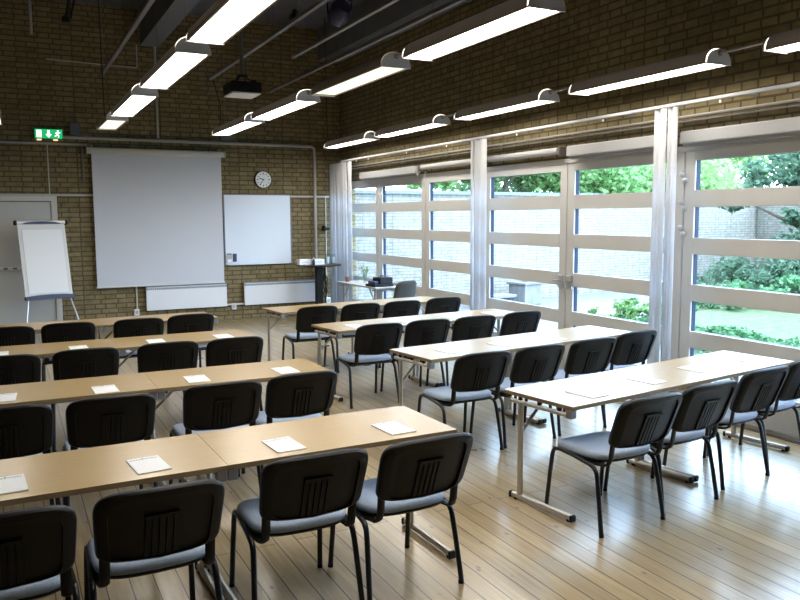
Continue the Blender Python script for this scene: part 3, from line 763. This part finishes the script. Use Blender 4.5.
def binder(x, y, a, w, lab):
    t = thing('box_file', lab, 'box', (x, y, ZT), a, 'white boxes on the round table')
    MB().box((0, 0, .05), (w, .16, .10), .004).done('box', 'paper', t)
    MB().box((0, -.081, .05), (w * .6, .003, .03)).done('label_strip', 'board', t)
binder(4.70, 13.12, 0, .21, 'white box file on the left of the round table')
binder(4.93, 13.06, .1, .22, 'white box file in the middle of the round table')
t = thing('pump_bottle', 'small dark blue bottle between boxes on the round table', 'bottle', (4.82, 12.93, ZT))
MB().lathe([(.022, 0), (.026, .01), (.026, .075), (.012, .095), (.012, .11)], n=16).done('body', 'navy_plastic', t, smooth=True)
MB().lathe([(.014, .11), (.014, .13), (.004, .135)], n=12).done('cap', 'white_plastic', t, smooth=True)
tag(MB().box((4.68, 12.96, ZT + .012), (.05, .06, .024), .006).done('remote_control', 'white_plastic'), 'small white remote at the left rim of round table', 'remote control')
def tumbler(x, y, h, lab):
    t = thing('glass_jug', lab, 'glass', (x, y, ZT), 0, 'glasses on the round table')
    MB().lathe([(.03, 0), (.036, .005), (.042, h), (.039, h), (.033, .012), (.01, .011)], n=18).done('glass', 'clear_glass', t, smooth=True)
    MB().lathe([(.032, .013), (.038, h * .7), (.004, h * .7)], n=16).done('water', 'board', t, smooth=True)
tumbler(5.15, 13.10, .19, 'left clear water jug on the round table'); tumbler(5.27, 13.14, .18, 'right clear water jug on the round table')

# side table by the window
TA = math.radians(92)
t = thing('side_table', 'pale folding table along the windows in the far corner', 'table', (5.37, 11.84, 0), TA)
mb = MB().box((0, 0, .7075), (1.50, .46, .025), .003, 1)
mb.bm.normal_update()
for f in mb.bm.faces: f.material_index = 0 if f.normal.z > .5 else 1
mb.done('tabletop', ['pale_top', 'grey_metal'], t)
for s in (-1, 1):
    x = s * .60
    MB().tube([(x, .16, .03), (x, .16, .69)], .02, 10).done('leg', 'grey_metal', t, smooth=True)
    MB().tube([(x, .22, .026), (x, -.22, .026)], .02, 10).done('foot_bar', 'grey_metal', t, smooth=True)
    MB().tube([(x, .22, .665), (x, -.22, .665)], .014, 8).box((x, -.215, .675), (.05, .04, .04), .004).done('end_rail', 'grey_metal', t, smooth=True)
    MB().tube([(x, .16, .45), (x - s * .22, .16, .685)], .010, 8).done('brace', 'grey_metal', t, smooth=True)
    for y in (.2, -.2): MB().tube([(x, y, 0), (x, y, .012)], .013, 8).done('floor_glide', 'black', t)
def bottle(x, y, lab):
    t = thing('glass_bottle', lab, 'bottle', (x, y, .72))
    MB().lathe([(.03, 0), (.036, .006), (.036, .14), (.03, .17), (.013, .20), (.012, .25), (.011, .25)], n=18).done('glass', 'clear_glass', t, smooth=True)
    MB().lathe([(.0135, .245), (.0135, .27), (.004, .272)], n=12).done('cap', 'grey_metal', t, smooth=True)
bottle(5.33, 12.20, 'clear glass bottle on the pale side table')
t = thing('vase', 'clear vase of green sprigs on the pale side table', 'vase', (5.40, 12.02, .72))
MB().lathe([(.028, 0), (.032, .006), (.038, .15), (.035, .15), (.028, .012), (.01, .01)], n=18).done('vessel', 'clear_glass', t, smooth=True)
mb = MB(); rr = random.Random(5)
for k in range(7):
    a = k * .9; e = Vector((.07 * math.cos(a), .07 * math.sin(a), .20 + .07 * rr.random()))
    mb.tube([(0, 0, .02), e * .5 + Vector((0, 0, .04)), e], .003, 5)
    for j in range(5):
        p = e * (.6 + .1 * j) + Vector((0, 0, .03))
        d = Vector((rr.uniform(-1, 1), rr.uniform(-1, 1), rr.uniform(-.3, 1))).normalized() * .035
        n_ = d.cross(Vector((rr.random(), rr.random(), .3))).normalized() * .011
        v = [mb.bm.verts.new(q) for q in (p, p + d * .5 + n_, p + d, p + d * .5 - n_)]; mb.bm.faces.new(v)
mb.done('sprigs', 'leaf_mid', t)
t = thing('cup', 'small red-brown cup on the pale side table', 'cup', (5.25, 12.42, .72))
MB().lathe([(.03, 0), (.04, .01), (.044, .085), (.04, .085), (.034, .012), (.01, .01)], n=18).done('body', 'cup', t, smooth=True)
MB().tube(arc((.043, .045), .024, -PI / 2, PI / 2, 8, lambda x, z: (x, 0, z)), .005, 6).done('handle', 'cup', t, smooth=True)
t = thing('equipment_case', 'black equipment case on the near end of side table', 'case', (5.36, 11.35, .72), math.radians(6))
MB().box((0, .0, .02), (.36, .30, .04), .006).done('flat_case', 'black', t)
MB().box((.06, .0, .0925), (.24, .24, .105), .010).done('body', 'black', t)
MB().box((-.12, .0, .065), (.08, .2, .05), .010).done('front_block', 'navy_plastic', t)
MB().tube([(.02, 0, .145), (.02, 0, .17), (.10, 0, .17), (.10, 0, .145)], .010, 8).done('handle', 'navy_plastic', t, smooth=True)

t = thing('office_chair', 'grey fabric conference chair at the pale side table', 'chair', (5.06, 10.30, 0), math.radians(22))
n = 40
def so(k, sx, sz, e): a = 2 * PI * k / n; return (sx * math.copysign(abs(math.cos(a)) ** e, math.cos(a)), sz * math.copysign(abs(math.sin(a)) ** e, math.sin(a)))
def bring(sc_, off): return [Vector((x, -.20 - .10 * (z + .22) / .44 + off - .03 * (1 - (x / .23) ** 2), .69 + z)) for x, z in (so(k, .225 * sc_, .225 * sc_, .45) for k in range(n))]
MB().loops([bring(a, o) for a, o in ((.02, .035), (.7, .035), (.94, .03), (1, .01), (1, -.01), (.94, -.03), (.7, -.035), (.02, -.035))]).done('backrest', 'grey_fabric', t, smooth='all')
MB().loops([[Vector((x, y, z)) for x, y in (so(k, .24 * s_, .225 * s_, .5) for k in range(n))] for s_, z in ((.02, .41), (.9, .41), (1, .43), (1, .455), (.93, .475), (.6, .48), (.02, .48))]).done('seat', 'grey_fabric', t, smooth='all')
for sx in (-1, 1):
    MB().tube([(sx * .25, .21, 0), (sx * .245, .20, .40), (sx * .24, .17, .42)], .012, 8).done('leg', 'chrome', t, smooth=True)
    MB().tube([(sx * .25, -.23, 0), (sx * .235, -.20, .41), (sx * .21, -.22, .52), (sx * .205, -.26, .72)], .012, 8).done('leg', 'chrome', t, smooth=True)
    MB().tube([(sx * .24, .17, .42), (sx * .236, -.2, .415)], .012, 8).done('side_rail', 'chrome', t, smooth=True)

# ------------------------------------------------------------------ curtain rail, curtains, blinds
XC = 5.45
t = thing('curtain_rail', 'white curtain rail along the whole window wall', 'rail', (XC, 0, 2.84))
MB().box((0, 7.65, 0), (.045, 10.9, .030), .006).done('rail', 'blind', t)
for y in (3.0, 4.6, 6.05, 7.55, 9.2, 10.4, 11.8, 12.3):
    MB().box((.135, y, .010), (.27, .03, .012), .002).done('wall_arm', 'blind', t)
    MB().box((0, y + .15, -.03), (.012, .02, .03), .003).done('glider', 'white_plastic', t)
for z, x, lab in ((2.755, 5.66, 'upper'), (2.715, 5.68, 'lower')):
    t = thing('cable_conduit', '%s thin conduit on brick below the curtain rail' % lab, 'conduit', (x, 0, z), 0, 'thin conduits over the windows')
    MB().tube([(0, 2, 0), (0, 13.6, 0)], .011 if lab == 'upper' else .007, 8).done('tube', 'pipe', t, smooth=True)
    for k in range(8): MB().box(((XR - x) / 2, 2.8 + k * 1.4, 0), (XR - x, .02, .016)).done('clip', 'pipe', t)
def curtain(label, panels):
    t = thing('curtain', label, 'curtain', (0, 0, 0), 0, 'gathered white curtains')
    for path, n_ in panels:
        mb = MB()
        # wavy sheet with thickness, hanging from the rail
        a, b = Vector(path[0]), Vector(path[1]); d = (b - a); nrm = Vector((-d.y, d.x)).normalized()
        m_ = 14 * n_; left = []; right = []
        for i in range(m_ + 1):
            u = i / m_; p = a + d * u + nrm * (.028 * math.sin(2 * PI * n_ * u))
            left.append(p + nrm * .003); right.append(p - nrm * .003)
        mb.prism([tuple(p) for p in left + right[::-1]], T(0, 0, .04), 2.78)
        mb.done('panel', 'curtain', t, smooth='all')
        c = (a + b) / 2
    return t
curtain('gathered white curtain in the far corner by the round table', [(((5.43, 13.66), (5.45, 13.42)), 2), (((5.44, 13.38), (5.47, 13.14)), 2), (((5.44, 13.10), (5.46, 12.90)), 2), (((5.46, 12.86), (5.45, 12.66)), 1)])
curtain('gathered white curtain between the far and middle windows', [(((5.45, 8.70), (5.44, 8.64)), 1), (((5.43, 8.60), (5.46, 8.36)), 1)])
curtain('gathered white curtain nearest the camera', [(((5.44, 5.485), (5.45, 5.345)), 1), (((5.44, 5.32), (5.46, 5.22)), 1)])
def blind(y0, y1, kind, lab):
    t = thing('roller_blind', lab, 'blind', (5.62, (y0 + y1) / 2, 2.56), 0, 'roller blinds above the windows')
    w = y1 - y0
    if kind == 'box':
        MB().box((0, 0, -.005), (.10, w, .115), .012).done('cassette', 'blind', t)
        MB().box((.0, 0, -.075), (.03, w - .02, .03), .004).done('bottom_bar', 'blind', t)
    else:
        MB().tube([(0, -w / 2, .02), (0, w / 2, .02)], .038, 16).done('roll', 'blind', t, smooth=True)
    for s in (-1, 1): MB().box((.045, s * (w / 2 + .012), .01), (.11, .018, .10), .004).done('bracket', 'pipe_dark', t)
blind(3.72, 5.30, 'box', 'white roller blind cassette nearest the camera'); blind(5.48, 6.93, 'box', 'white roller blind cassette right of the middle window seam')
blind(7.12, 8.70, 'roll', 'slim rolled blind left of the middle window seam'); blind(8.86, 10.38, 'roll', 'slim rolled blind over the far window pair')
blind(10.5, 12.6, 'box', 'white roller blind cassette in the far corner')

# ------------------------------------------------------------------ courtyard
S('ground', 'paving', [((XR + .12, -8, -.20), (45, 45, -.04))])
gl = MB().prism([(9.6, 3), (18.6, 3), (18.6, 13.2), (14, 12.2), (11.2, 11.2), (9.6, 9.5)], T(0, 0, -.045), .02).done('lawn', 'lawn', kind='structure')
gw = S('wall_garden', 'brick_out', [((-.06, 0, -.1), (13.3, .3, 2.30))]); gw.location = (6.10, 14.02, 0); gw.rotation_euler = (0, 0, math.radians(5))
gc = S('trim_7', 'coping', [((-.06, -.06, 2.30), (13.3, .36, 2.37))]); gc.location = gw.location; gc.rotation_euler = gw.rotation_euler
S('wall_garden_side', 'brick_out_y_shade', [((18.95, -6, -.1), (19.25, 15.06, 2.30))])
S('trim_8', 'coping', [((18.89, -6, 2.30), (19.31, 14.95, 2.37))])

def add_leaf(bm, p, s, r):
    d = Vector((r.gauss(0, 1), r.gauss(0, 1), r.gauss(0, .6) - .25)).normalized()
    n_ = d.cross(Vector((r.gauss(0, 1), r.gauss(0, 1), r.gauss(0, 1)))).normalized()
    k = d.cross(n_) * s * .12
    v = [bm.verts.new(q) for q in (p - d * s * .5, p + n_ * s * .3 + k, p + d * s * .5, p - n_ * s * .3 + k)]
    bm.faces.new(v)
def foliage(parent, blobs, count, size, mat, seed, name='foliage'):
    r = random.Random(seed); mb = MB(); tot = sum(b[3] * b[4] for b in blobs)
    for (x, y, z, rx, rz) in blobs:
        k = int(count * rx * rz / tot)
        nc = max(4, k // 45)
        cl = []
        for _ in range(nc):
            v = Vector((r.gauss(0, 1), r.gauss(0, 1), r.gauss(0, 1))).normalized() * (r.random() ** .4)
            cl.append(Vector((x + v.x * rx, y + v.y * rx, z + v.z * rz)))
        cs = .28 * min(rx, rz)
        for i in range(k):
            c = cl[i % nc]
            add_leaf(mb.bm, c + Vector((r.gauss(0, cs), r.gauss(0, cs), r.gauss(0, cs * .6))), size * r.uniform(.7, 1.3), r)
    o = mb.done(name, mat, parent)
    return o
def tree(label, x, y, h, blobs, count, size, mat, seed, trunk=.14, cat='tree', group='trees behind the garden wall'):
    t = thing('tree', label, cat, (x, y, -.04), 0, group)
    mb = MB().tube([(0, 0, 0), (.05, .02, h * .35), (-.04, .05, h * .7), (0, 0, h)], [trunk, trunk * .8, trunk * .55, trunk * .3], 10)
    for bx, by_, bz, rx, rz in blobs:
        mb.tube([(-.02, .03, min(h * .6, bz * .6)), (bx * .5, by_ * .5, bz * .8), (bx, by_, bz)], [trunk * .4, trunk * .3, trunk * .12], 6)
    mb.done('trunk', 'bark', t, smooth=True)
    foliage(t, blobs, count, size, mat, seed)
    return t
def clump(seed, h, w, n_=6):
    r = random.Random(seed); L = []
    for i in range(n_):
        a = r.uniform(0, 2 * PI); q = r.uniform(.2, 1) * w
        L.append((q * math.cos(a), q * math.sin(a), h + r.uniform(-.45, .35) * w, w * r.uniform(.45, .7), w * r.uniform(.35, .55)))
    return L
tree('bright green tree behind the garden wall, left of the middle windows', 12.0, 18.0, 3.4, clump(1, 3.2, 1.7, 9), 7000, .19, 'leaf_mid', 1)
tree('bright green tree behind the garden wall, filling the middle windows', 15.0, 18.6, 3.6, clump(2, 3.3, 1.9, 10), 8000, .19, 'leaf_mid', 2)
tree('light green tree behind the garden wall, right of middle windows', 18.8, 18.8, 3.6, clump(3, 3.3, 2.0, 10), 8000, .19, 'leaf_light', 3)
tree('pale leafed tree leaning over the wall seen in nearest window', 23.2, 20.2, 4.0, clump(4, 3.7, 2.1, 11), 9000, .20, 'leaf_light', 4)
tree('tall pale tree behind the side wall seen in the nearest window', 24.6, 17.2, 4.2, clump(5, 3.8, 2.3, 11), 9000, .20, 'leaf_light', 5)
tree('small green treetop over the wall by the far windows', 10.2, 18.6, 2.7, clump(6, 2.95, .8, 8), 4200, .16, 'leaf_mid', 6, .06)
tree('dark drooping tree inside the courtyard seen in nearest window', 16.3, 11.2, 3.6,
     [(.2, .3, 3.3, 1.2, .8), (-.7, .8, 2.75, .8, .5), (.4, -1.2, 3.2, 1.3, .9), (.9, -2.0, 2.6, 1.2, 1.0), (-1.3, 1.2, 2.25, .6, .3), (.3, -.5, 2.0, .9, .45), (-.5, .2, 1.75, .5, .3)], 7500, .17, 'leaf_dark', 7, .14, 'tree', 'courtyard trees')
def shrub(label, x, y, blobs, count, size, mat, seed, name='shrub'):
    t = thing(name, label, 'shrub', (x, y, -.04), 0, 'courtyard shrubs')
    mb = MB()
    for bx, by_, bz, rx, rz in blobs: mb.tube([(bx * .2, by_ * .2, 0), (bx * .6, by_ * .6, bz * .6), (bx, by_, bz)], [.025, .02, .01], 6)
    mb.done('stems', 'bark', t)
    foliage(t, blobs, count, size, mat, seed)
shrub('low green shrub on the paving right of the garden stones', 9.75, 10.25, [(0, 0, .22, .38, .2), (.3, -.3, .2, .35, .2), (-.35, .35, .12, .2, .12), (.1, -.6, .18, .35, .18)], 1500, .09, 'leaf_mid', 11)
shrub('dark rounded shrub at the foot of the side wall', 16.4, 12.3, [(0, 0, .55, 1.0, .6), (.8, -.6, .9, 1.0, .7), (-.9, .7, .35, .8, .45)], 3000, .16, 'leaf_dark', 12)
shrub('broad deep green shrub in front of the dark tree', 15.8, 10.7, [(0, 0, .6, 1.1, .6), (.9, -.7, .9, 1.2, .9), (-.8, 1.0, .35, .8, .4)], 3200, .16, 'leaf_dark', 13)
shrub('spreading shrub along the far side of the lawn', 13.2, 10.9, [(0, 0, .25, 1.0, .3), (1.2, -.8, .3, 1.0, .35), (2.0, -2.0, .3, 1.0, .35), (-1.2, .6, .15, .8, .2)], 3200, .13, 'leaf_ivy', 14)
# ivy strip in front of the lawn: nobody could count its leaves
r = random.Random(21); mb = MB()
for i in range(9000):
    y = r.uniform(4.5, 9.4); x = 8.95 + r.gauss(0, .32) + .04 * (y - 6)
    h = .30 * math.exp(-((x - 8.95) / .5) ** 2) * (.75 + .25 * math.sin(y * 5 + x * 3))
    add_leaf(mb.bm, Vector((x, y, -.02 + h * r.uniform(.3, 1.) + .02)), .085 * r.uniform(.7, 1.3), r)
tag(mb.done('ground_ivy', 'leaf_ivy'), 'low ivy bank growing outside the nearest window', 'ivy', kind='stuff')
t = thing('garden_bench', 'blue and grey stone bench outside the middle window', 'bench', (8.95, 13.45, -.04), math.radians(5))
MB().box((0, 0, .22), (1.0, .40, .06), .01).done('seat_slab', 'stone', t)
for x in (-.38, .38): MB().box((x, 0, .095), (.14, .34, .19), .01).done('leg', 'navy_frame', t)
t = thing('stone_planter', 'grey stone planter with sprig outside the middle window', 'planter', (9.85, 13.55, -.04), math.radians(10))
MB().box((0, 0, .22), (.50, .50, .44), .02).done('trough', 'stone', t)
MB().box((0, 0, .46), (.56, .56, .05), .01).done('rim', 'stone', t)
foliage(t, [(0, 0, .62, .14, .18)], 120, .09, 'leaf_mid', 31, 'sprig')

# ------------------------------------------------------------------ light
w = bpy.data.worlds.new('overcast sky'); sc.world = w; w.use_nodes = True
nt = w.node_tree; nt.nodes.clear()
o = nt.nodes.new('ShaderNodeOutputWorld'); bg = nt.nodes.new('ShaderNodeBackground')
bg.inputs[0].default_value = (.50, .715, 1.0, 1); bg.inputs[1].default_value = 13.0
nt.links.new(bg.outputs[0], o.inputs[0])
sl = bpy.data.lights.new('hazy_sun', 'SUN'); sl.energy = 1.0; sl.angle = math.radians(25); sl.color = (1., .96, .88)
so_ = bpy.data.objects.new('hazy_sun', sl); col.objects.link(so_); so_.rotation_euler = (math.radians(48), 0, math.radians(-12))
# portals mark the glazed wall for sampling of the same sky
for i in range(7):
    pl = bpy.data.lights.new('window_portal', 'AREA'); pl.shape = 'RECTANGLE'
    pl.size = SEAMS[i] - SEAMS[i + 1]; pl.size_y = 2.4; pl.cycles.is_portal = True
    po = bpy.data.objects.new('window_portal', pl); col.objects.link(po)
    po.location = (XR + .2, (SEAMS[i] + SEAMS[i + 1]) / 2, 1.25); po.rotation_euler = (PI / 2, 0, PI / 2)

# ------------------------------------------------------------------ camera
cam = bpy.data.cameras.new('camera'); co = bpy.data.objects.new('camera', cam); col.objects.link(co); sc.camera = co
F_, YAW, PITCH, ROLL, H = 773.256, .467673, .107845, -.004755, 1.85
cam.sensor_width = 36; cam.sensor_fit = 'HORIZONTAL'; cam.lens = 36 * F_ / 800; cam.clip_end = 200
fw = Vector((math.sin(YAW) * math.cos(PITCH), math.cos(YAW) * math.cos(PITCH), -math.sin(PITCH)))
r0 = Vector((math.cos(YAW), -math.sin(YAW), 0)); u0 = r0.cross(fw)
rt = r0 * math.cos(ROLL) + u0 * math.sin(ROLL); up = -r0 * math.sin(ROLL) + u0 * math.cos(ROLL)
mt = Matrix((rt, up, -fw)).transposed().to_4x4(); mt.translation = (0, 0, H)
co.matrix_world = mt
sc.view_settings.view_transform = 'Standard'; sc.view_settings.look = 'None'; sc.view_settings.gamma = 1
sc.view_settings.exposure = 0.6; sc.view_settings.use_curve_mapping = False
sc.cycles.max_bounces = 10; sc.cycles.diffuse_bounces = 5; sc.cycles.transparent_max_bounces = 16; sc.cycles.sample_clamp_indirect = 6
